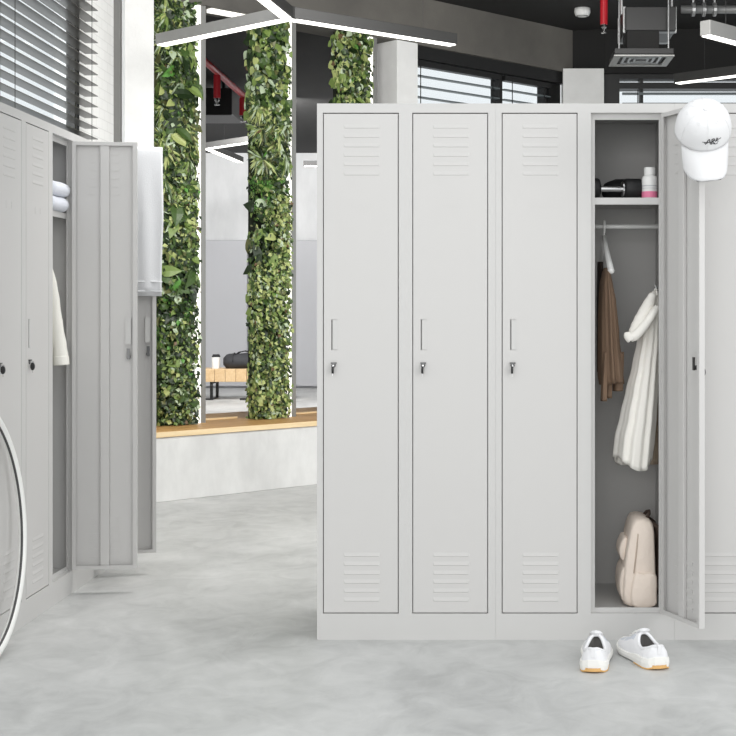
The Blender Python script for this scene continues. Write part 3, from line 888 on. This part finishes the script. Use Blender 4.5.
# ---- backpack standing on the locker floor
t = thing('backpack', (0.537, 4.78, 0.0905), 'cream canvas backpack standing on the floor of the open locker', 'backpack')
def side_outline(pts, nsub=4):
    n = len(pts); out = []
    for k in range(n):
        p0, p1, p2, p3 = (Vector(pts[(k + j) % n]) for j in (-1, 0, 1, 2))
        for i in range(nsub):
            f = i / nsub
            out.append(0.5 * ((2 * p1) + (p2 - p0) * f + (2 * p0 - 5 * p1 + 4 * p2 - p3) * f * f + (3 * p1 - p0 - 3 * p2 + p3) * f ** 3))
    return out
def puffy(b, pts, y0, y1, rnd_=0.022, mi=0):
    """side outline (x,z) swept along y with softly rounded ends"""
    o = side_outline([(p[0], p[1]) for p in pts])
    cx = sum(p[0] for p in o) / len(o); cz = sum(p[1] for p in o) / len(o)
    sts = [(y0, .0), (y0, .62), (y0 + rnd_ * .12, .80), (y0 + rnd_ * .45, .93), (y0 + rnd_, 1.0), ((y0 + y1) / 2, 1.02), (y1 - rnd_, 1.0), (y1 - rnd_ * .45, .93), (y1 - rnd_ * .12, .80), (y1, .62), (y1, 0.0)]
    rings = []
    for y, f in sts:
        if f == 0: f = 0.02
        rings.append([(cx + (p.x - cx) * (1 - (1 - f) * .45), y, cz + (p.y - cz) * (1 - (1 - f) * .25)) if f > .03 else (cx, y, cz) for p in o])
    b.loft(rings, mi, cap=False)
b = MB(); puffy(b, [(-.052, .008), (.045, .004), (.056, .03), (.052, .20), (.048, .272), (.032, .298), (-.002, .304), (-.026, .286), (-.044, .21), (-.056, .11)], -.10, .10, .03)
b.build('main_body', M['pack'], t, smooth=True)
b = MB(); puffy(b, [(-.050, .012), (-.020, .008), (-.012, .06), (-.015, .13), (-.045, .142), (-.064, .12), (-.070, .07), (-.064, .03)], -.085, .085, .03)
b.build('front_pocket', M['pack'], t, smooth=True)
b = MB(); puffy(b, [(-.050, .155), (-.035, .16), (-.030, .20), (-.040, .232), (-.052, .232), (-.066, .205), (-.068, .178), (-.060, .157)], -.06, .06, .022)
b.build('upper_pocket', M['pack'], t, smooth=True)
b = MB(); puffy(b, [(-.030, .010), (.048, .006), (.056, .05), (.052, .115), (.01, .118), (-.022, .112)], -.112, -.086, .016)
b.build('side_pocket', M['pack'], t, smooth=True)
b = MB(); b.tube([(-.022, -.1015, .118), (-.014, -.1025, .19), (-.008, -.099, .25), (-.008, -.078, .296), (-.010, .078, .298)], .0026, 6); b.build('zip', M['packseam'], t, smooth=True)
b = MB()
for y in (-.06, .06):
    b.tube([(.044, y, .282), (.064, y, .268), (.072, y, .23), (.071, y, .12), (.064, y, .06), (.052, y, .03)], .009, 8)
b.build('shoulder_straps', M['strap'], t, smooth=True)
b = MB(); b.tube([(.026, -.04, .294), (.038, -.032, .310), (.042, 0, .316), (.038, .032, .310), (.026, .04, .294)], .006, 8); b.build('top_handle', M['strap'], t, smooth=True)

# ------------------------------------------------------------------ cap hanging on the open door corner
bpy.context.view_layer.update()
hinge = Vector((0.043 + 0.571, YF, 0)); a = R(112)
dv = Vector((-math.cos(a), -math.sin(a), 0))            # along the door to its free edge
corner = hinge + dv * DW
def crown(az, el, k=1.0):
    """crown surface point: az 0 = front, el 0 rim .. pi/2 top (local x side, y front, z up)"""
    r = math.cos(el) ** .62
    x = math.sin(az) * .089 * r * k; y = math.cos(az) * .086 * r * k
    return Vector((x, y, math.sin(el) ** .95 * .102 * k))
capo = thing('cap', (corner.x + .010, corner.y - .012, DZ1 + .0), 'white baseball cap with a dark script emblem hung on the open locker door', 'cap')
tilt = R(57)
cm = Matrix.Rotation(R(-5), 4, 'Y') @ Matrix.Rotation(R(180), 4, 'Z') @ Matrix.Rotation(-tilt, 4, 'X')
cm = Matrix.Translation((-.024, -.034, -.092)) @ cm
def cp(v): return tuple(cm @ Vector(v))
b = MB(); rings = []
for j in range(17):
    el = j / 16 * PI / 2 * .995
    rings.append([cp(crown(2 * PI * i / 48, el)) for i in range(48)])
inner = [[cp(crown(2 * PI * i / 48, j / 8 * PI / 2 * .99, .965) - Vector((0, 0, .0))) for i in range(48)] for j in range(9)]
b.loft(inner[::-1] + rings, 0, cap=True)
b.build('crown', M['cap'], capo, smooth=True)
b = MB()
for q in range(6):
    az = q * PI / 3
    b.tube([cp(crown(az, R(e), 1.003)) for e in range(2, 89, 6)], .0011, 6)
b.build('seams', M['cap'], capo, smooth=True)
b = MB(); b.lathe([(.001, .004), (.006, .003), (.008, 0), (.001, -.002)], seg=14)
b.v = [cp((x, y, z + .102)) for x, y, z in b.v]; b.build('button', M['cap'], capo, smooth=True)
b = MB()
for az in range(30, 360, 60):
    c = crown(R(az), R(62), 1.002); n_ = Vector((c.x, c.y, c.z * .9)).normalized(); u_ = n_.orthogonal().normalized(); v_ = n_.cross(u_)
    b.tube([cp(c + (u_ * math.cos(k * PI / 5) + v_ * math.sin(k * PI / 5)) * .004) for k in range(10)], .0012, 6, closed=True)
b.build('eyelets', M['cap'], capo, smooth=True)
b = MB(); top = []; NB = 25; MBk = 8
def brim(u, v, dz):
    x = u * (.074 - .004 * v ** 2)
    az = math.asin(max(-1, min(1, u * .92)))
    y0 = .086 * math.sqrt(max(0, 1 - (x / .090) ** 2)); 
    ext = .088 * (1 - abs(u) ** 5 * .5)
    return Vector((x, y0 - .004 + ext * v, -.030 * (abs(u) ** 2) * (0.25 + .75 * v) - .040 * v + dz))
rings = []
for j in range(MBk + 1):
    v = j / MBk
    rings.append([cp(brim(-1 + 2 * i / NB, v, .0025)) for i in range(NB + 1)] + [cp(brim(1 - 2 * i / NB, v, -.0025)) for i in range(NB + 1)])
b.loft(rings); b.build('brim', M['cap'], capo, smooth=True)
# embroidered emblem on the front panel, off to one side
def em(u, v): return cp(crown(u, v, 1.006))
def stroke(pts, r=.0011):
    pp = []
    for (x0, y0), (x1, y1) in zip(pts, pts[1:]):
        for k in range(4): pp.append((lerp(x0, x1, k / 4), lerp(y0, y1, k / 4)))
    pp.append(pts[-1])
    b.tube([em(.13 - x / 72.0, R(15) + y / 88.0) for x, y in pp], r, 6)
b = MB()
stroke([(-1, 8), (8, 12), (18, 10), (26, 16)]); stroke([(3, 4), (10, 20), (13, 20), (16, 3)], .0015); stroke([(6, 10), (15, 11)])
stroke([(19, 2), (20, 20), (26, 20), (27, 14), (21, 11), (28, 2)], .0015); stroke([(29, 8), (34, 20), (37, 16), (33, 10), (38, 6)]); stroke([(30, 12), (38, 13), (46, 14)])
stroke([(-6, 12), (2, 11), (8, 7)], .0009); stroke([(22, 4), (30, -1), (36, 2)], .0009)
b.build('emblem', M['ink'], capo, smooth=True)

# ------------------------------------------------------------------ towel over the far left door
def door_towel():
    hy = 5.40 + .271
    an = R(110); e = Vector((math.sin(an), -math.cos(an), 0))      # along the door
    nn = Vector((-math.cos(an), -math.sin(an), 0)).normalized()
    nn = Vector((e.y, -e.x, 0))                                      # towards the camera
    h = Vector((XL, hy, 0))
    t = thing('towel', tuple(h + e * .19 + Vector((0, 0, DZ1))), 'white towel draped over the top of the far left locker door', 'towel')
    prof = []   # (offset along nn, z)
    front, backo = .0285, -.0045
    zt = DZ1 + .014
    for k in range(15): prof.append((front, lerp(1.165, zt - .012, k / 14)))
    for k in range(1, 8):
        a_ = PI * k / 8
        prof.append((lerp(front, backo, (1 - math.cos(a_)) / 2), zt - .012 + math.sin(a_) * .016))
    for k in range(15): prof.append((backo, lerp(zt - .012, 1.30, k / 14)))
    N = 26; x0, x1 = .055, .272
    def grid(off):
        g = []
        for i, (o_, z) in enumerate(prof):
            row = []
            sgn = 1 if i < 19 else -1
            for j in range(N + 1):
                u = j / N; xx = lerp(x0, x1, u)
                drop = min(1, max(0, (zt - z) / .3))
                rip = .0045 * (1 + math.sin(u * 15 + z * 3)) * drop * .7
                if xx > DW - .004: pass
                p = h + e * (xx + .004 * math.sin(z * 9) * drop) + nn * (o_ + sgn * (rip + off)) + Vector((0, 0, z + (off if 15 <= i < 22 else 0)))
                row.append(tuple(p - t.location))
            g.append(row)
        return g
    g0, g1 = grid(0.0), grid(.006)
    b = MB()
    rings = [r0 + r1[::-1] for r0, r1 in zip(g0, g1)]
    b.loft(rings)
    b.build('terry_cloth', M['towel'], t, smooth=True, bevel=0)
    b = MB()
    for zz in (1.185, 1.225):
        pts = [tuple(h + e * lerp(x0 + .002, x1 - .002, k / 12) + nn * (front + .0105 + .0035 * math.sin(k * 1.2)) + Vector((0, 0, zz)) - t.location) for k in range(13)]
        b.tube(pts, .003, 6)
    b.build('hem_band', M['towel'], t, smooth=True)
door_towel()

# ------------------------------------------------------------------ contents of the open left locker
def folded(t, x0, x1, y0, y1, z0, layers, th, m):
    for k in range(layers):
        b = MB(); z = z0 + k * th; r = th * .5
        sh = .006 * math.sin(k * 2.1)
        ring = []
        n = 10
        rings = []
        for j in range(9):
            yy = lerp(y0, y1, j / 8)
            rg = []
            wv = .003 * math.sin(j * 1.3 + k)
            for i in range(n + 1):
                a_ = -PI / 2 + PI * i / n
                rg.append((x1 - r + math.cos(a_) * r + sh + wv, yy, z + r + math.sin(a_) * r * .98))
            rg += [(x0, yy, z + th * .98), (x0, yy, z + .0004)]
            rings.append(rg)
        b.loft(rings)
        b.build('fold', m, t, smooth=True, bevel=0)
t = thing('folded_towel', (-1.72, 5.22, SZ), 'white towel folded in a stack on the shelf of the left open locker', 'towel')
folded(t, -.09, .112, -.10, .115, 0.0005, 2, .056, M['towelblue'])
t = thing('ivory_jacket', (-1.75, 5.24, 1.36), 'ivory jacket hanging in the left open locker', 'jacket')
og = tuple(t.location)
garment('body', [(1.372, -1.857, 5.22, .012, .012), (1.345, -1.82, 5.22, .06, .03), (1.30, -1.79, 5.22, .11, .045), (1.2, -1.78, 5.22, .125, .06), (.90, -1.775, 5.22, .128, .06)],
        M['ivory'], 8, .10, 21, seg=60, nz=26, parent=t, origin=og)
cloth_tube('sleeve', [(-1.672, 5.24, 1.300, .014), (-1.655, 5.25, 1.20, .024), (-1.641, 5.26, 1.06, .027), (-1.628, 5.27, .95, .030), (-1.624, 5.27, .90, .030)], M['ivory'], t, og, .03)
cloth_tube('cuff', [(-1.6255, 5.27, .93, .0315), (-1.623, 5.27, .895, .0325)], M['ivory'], t, og)
t = thing('clothes_hanger', (-1.857, 5.22, 1.402), 'black hanger on the rod holding the ivory jacket', 'hanger')
b = MB(); b.tube([(.016, 0, .003), (.011, 0, .015), (0, 0, .0195), (-.012, 0, .014), (-.015, 0, .0), (-.004, 0, -.02), (0, 0, -.034)], .0026, 8); b.build('hook', M['chrome'], t, smooth=True)
b = MB(); b.tube([(-.15, 0, -.11), (-.07, 0, -.06), (0, 0, -.034), (.09, 0, -.06), (.185, 0, -.098)], .007, 8); b.build('hanger_frame', M['blackplastic'], t, smooth=True)

# ------------------------------------------------------------------ hoop leaning on the left lockers
t = thing('hoop', (-1.532, 4.235, 0), 'large white exercise hoop with a dark inner line leaning on the left lockers', 'hoop')
tl = .068; Rm = .404
v_ = Vector((-math.sin(tl), 0, math.cos(tl))); u_ = Vector((0, 1, 0)); nn_ = Vector((math.cos(tl), 0, math.sin(tl)))
def ring_at(r, off): return [tuple(v_ * (Rm + .014) + u_ * r * math.cos(2 * PI * k / 96) + v_ * r * math.sin(2 * PI * k / 96) + nn_ * off) for k in range(96)]
b = MB(); b.tube(ring_at(Rm, 0), .014, 14, closed=True); b.build('tube', M['hoop'], t, smooth=True)
b = MB(); b.tube(ring_at(Rm - .013, .002), .0042, 8, closed=True); b.build('inner_stripe', M['hoopdark'], t, smooth=True)

# ------------------------------------------------------------------ sneakers
def sneaker(loc, rz, label, mirror):
    """shoe with its heel at local y=0 and its toe at y=0.285 (pointing away)"""
    t = thing('sneaker', loc, label, 'shoe', None, rz)
    mx = -1 if mirror else 1
    L = .285
    st = [0, .004, .015, .035, .06, .09, .12, .15, .18, .21, .235, .257, .272, .281, .285]
    hwf = lambda y: rowlerp([(-a_, b_) for a_, b_ in ((0, .012), (.004, .024), (.015, .034), (.035, .040), (.08, .039), (.13, .038), (.18, .045), (.21, .047), (.24, .043), (.26, .034), (.275, .022), (.285, .006))], -y)[0]
    ctr = lambda y: mx * .010 * math.sin(min(1, y / L) * PI * .9 - .4)
    # sole pieces
    def sole(z0, z1, grow0, grow1, y0, y1, m, name, par):
        b = MB(); rings = []
        for i in range(33):
            y = lerp(y0, y1, i / 32); w0 = hwf(y) + grow0; w1 = hwf(y) + grow1
            spring = .016 * max(0, (y - .20) / .085) ** 2 + .008 * max(0, (.02 - y) / .02) ** 2
            zz1 = z1 + (.010 if y < .08 else .010 * max(0, 1 - (y - .08) / .06)) * (1 if z1 > .02 else 0)
            c_ = ctr(y)
            rings.append([(c_ - w0, y, z0 + spring), (c_ + w0, y, z0 + spring), (c_ + w1 + .001, y, lerp(z0, zz1, .5) + spring), (c_ + w1, y, zz1 + spring), (c_ - w1, y, zz1 + spring), (c_ - w1 - .001, y, lerp(z0, zz1, .5) + spring)])
        b.loft(rings); return b.build(name, m, par, smooth=False, bevel=.0022)
    sole(.004, .024, .002, .004, .0, L, M['midsole'], 'midsole', t)
    sole(.0, .0048, .001, .0025, .004, .100, M['gum'], 'heel_outsole', t)
    sole(.0, .0046, -.002, .000, .102, L - .01, M['sole'], 'front_outsole', t)
    b = MB()      # gum heel counter that wraps up the back
    ys = [.0, .006, .018]
    ring = []
    pts = []
    for k in range(13):
        a_ = PI * k / 12
        pts.append((math.cos(a_) * -.032, .024 - math.sin(a_) * .0285))
    b.loft([[(ctr(0) + x, y, z) for x, y in pts] for z in (.006, .010, .016)], cap=False, closed=False)
    b.loft([[(ctr(0) + x * .94, y + .002, z) for x, y in pts] for z in (.006, .010, .016)], cap=False, closed=False)
    b.build('heel_clip', M['gum'], t, smooth=True)
    # upper
    hf = lambda y: rowlerp([(-a_, b_) for a_, b_ in ((0, .058), (.004, .068), (.015, .074), (.035, .070), (.06, .068), (.09, .074), (.12, .090), (.135, .090), (.15, .082), (.17, .070), (.20, .060), (.23, .052), (.255, .045), (.272, .038), (.285, .030))], -y)[0]
    b = MB(); rings = []; NS = 80
    for i in range(NS + 1):
        y = lerp(.001, L - .001, i / NS); w = hwf(y) - .001; h = hf(y); c_ = ctr(y); z0 = .022 + .016 * max(0, (y - .20) / .085) ** 2 + .006 * (y < .1)
        op = 1.0 if .014 < y < .122 else 0.0
        rg = []
        n = 40
        for k in range(n + 1):
            a_ = PI * k / n
            sx = -math.cos(a_); sz = math.sin(a_)
            x = w * (abs(sx) ** .80) * (1 if sx > 0 else -1)
            if y < .13: x *= 1 - .12 * sz ** 2 * (1 - max(0, y - .09) / .04 if y > .09 else 1)
            z = z0 + (h - z0) * sz ** .72
            ql = .80 * math.sqrt(max(0.0, 1 - ((y - .066) / .056) ** 2))
            if ql > .02 and abs(sx) < ql:
                q = 1 - abs(sx) / ql
                z = max(.040, z - .060 * min(1, q * 2.6))
            rg.append((c_ + x, y, z))
        rings.append(rg)
    n = len(rings[0])
    b.add(rings[0], [tuple(range(n))], 0); b.add(rings[-1], [tuple(range(n))], 0)
    for i in range(NS):
        y = lerp(.001, L - .001, (i + .5) / NS)
        for k in range(n - 1):
            sx = abs(math.cos(PI * (k + .5) / (n - 1)))
            mi = 0
            if sx < .78 * math.sqrt(max(0.0, 1 - ((y - .066) / .058) ** 2)): mi = 1
            elif y > .2 and sx < .75: mi = 2
            elif .12 < y < .19 and .55 < sx < .8: mi = 2
            b.add([rings[i][k], rings[i][k + 1], rings[i + 1][k + 1], rings[i + 1][k]], [(0, 1, 2, 3)], mi)
    up = b.build('upper', [M['shoe'], M['shoein'], M['shoemesh']], t, smooth=True)
    bm = bmesh.new(); bm.from_mesh(up.data); bmesh.ops.remove_doubles(bm, verts=bm.verts, dist=.00005); bmesh.ops.recalc_face_normals(bm, faces=bm.faces); bm.to_mesh(up.data); bm.free()
    # padded collar
    b = MB(); ring = []
    for k in range(40):
        a_ = 2 * PI * k / 40
        y = .066 - .055 * math.cos(a_)
        q = .80 * abs(math.sin(a_)); sz = math.sqrt(1 - q * q)
        x = (hwf(y) - .001) * q ** .8 * (1 - .12 * sz * sz) * (1 if math.sin(a_) > 0 else -1)
        z0 = .022 + .006 * (y < .1)
        ring.append((ctr(y) + x, y, z0 + (hf(y) - z0) * sz ** .72 - .001))
    b.tube(ring, .0055, 10, closed=True); b.build('collar', M['shoe'], t, smooth=True)
    b = MB(); rings = []
    for k in range(9):
        u = k / 8; y = lerp(.112, .185, u); z = lerp(.103, .072, u ** .85); w = lerp(.021, .018, u)
        rings.append([(ctr(y) - w, y, z - .006), (ctr(y) - w * .6, y, z + .001), (ctr(y), y, z + .003), (ctr(y) + w * .6, y, z + .001), (ctr(y) + w, y, z - .006), (ctr(y), y, z - .010)])
    b.loft(rings); b.build('tongue', M['shoe'], t, smooth=True)
    b = MB()
    for k in range(5):
        y = .128 + .013 * k; z = hf(y) + .004
        for sg in (1, -1):
            b.tube([(ctr(y) - sg * .020, y, z - .005), (ctr(y), y + .005, z + .003), (ctr(y) + sg * .020, y + .011, z - .006)], .0020, 6)
    b.build('laces', M['midsole'], t, smooth=True)
    b = MB(); b.box(ctr(0) - .007, -.0015, .048, ctr(0) + .007, .006, .078); b.build('heel_tab', M['shoe'], t, bevel=.0015)
    return t
sneaker((X_(594.5, 4.17), 4.175, 0), R(-4), 'white sneaker standing straight in front of the closed third locker door', False)
sneaker((X_(659, 4.21) - .001, 4.21, 0), R(13), 'white sneaker turned outwards in front of the open locker', True)

# ------------------------------------------------------------------ far bench with bag and cup
t = thing('bench', (-3.0, 17.05, 0), 'light wooden slatted bench with black legs in the far hall', 'bench')
b = MB(); x = -0.56
while x < 0.5:
    b.box(x, -.22, .224, x + .128, .22, .383); x += .132
b.build('wooden_top', M['farwood'], t, bevel=.004)
for xx in (-.34, .13):
    b = MB(); b.box(xx - .016, -.2, .02, xx + .016, -.165, .222); b.box(xx - .016, .165, .02, xx + .016, .2, .222)
    b.box(xx - .12, -.2, 0, xx + .016, -.165, .02); b.box(xx - .016, -.165, 0, xx + .016, .2, .02); b.box(xx - .016, -.165, .2, xx + .016, .165, .222)
    b.build('leg', M['black'], t)
t = thing('gym_bag', (-2.95, 17.0, .384), 'dark grey gym bag lying on the far wooden bench', 'bag')
b = MB(); rings = []
for k in range(15):
    u = -1 + 2 * k / 14; f = max(.06, (1 - abs(u) ** 4) ** .5 if abs(u) < 1 else 0)
    rings.append([(u * .27, math.cos(2 * PI * i / 28) * .13 * f, max(0.0, .085 + math.sin(2 * PI * i / 28) * .100 * (.35 + .65 * f) * (1 + .08 * math.sin(7 * u + i)))) for i in range(28)])
b.loft(rings); b.build('bag_body', M['bag'], t, smooth=True)
for y in (-.06, .06):
    b = MB(); b.tube([(-.12, y, .16), (-.07, y, .20), (.0, y * .6, .215), (.07, y, .20), (.12, y, .16)], .008, 8)
    b.build('handle', M['bagtrim'], t, smooth=True)
for x in (-.13, .13):
    b = MB(); b.tube([(x, math.cos(a_ / 12 * PI) * .128, .085 + math.sin(a_ / 12 * PI) * .105) for a_ in range(13)], .007, 6)
    b.build('webbing', M['bagtrim'], t, smooth=True)
t = thing('travel_cup', (-3.30, 16.95, .384), 'white cup with a dark lid beside the gym bag', 'cup')
b = MB(); b.lathe([(.001, 0), (.045, 0), (.055, .14), (.001, .14)], seg=24); b.build('cup_body', M['white'], t, bevel=0)
b = MB(); b.lathe([(.052, .141), (.052, .155), (.042, .163), (.042, .175), (.001, .175)], seg=24); b.build('lid', M['bagtrim'], t)
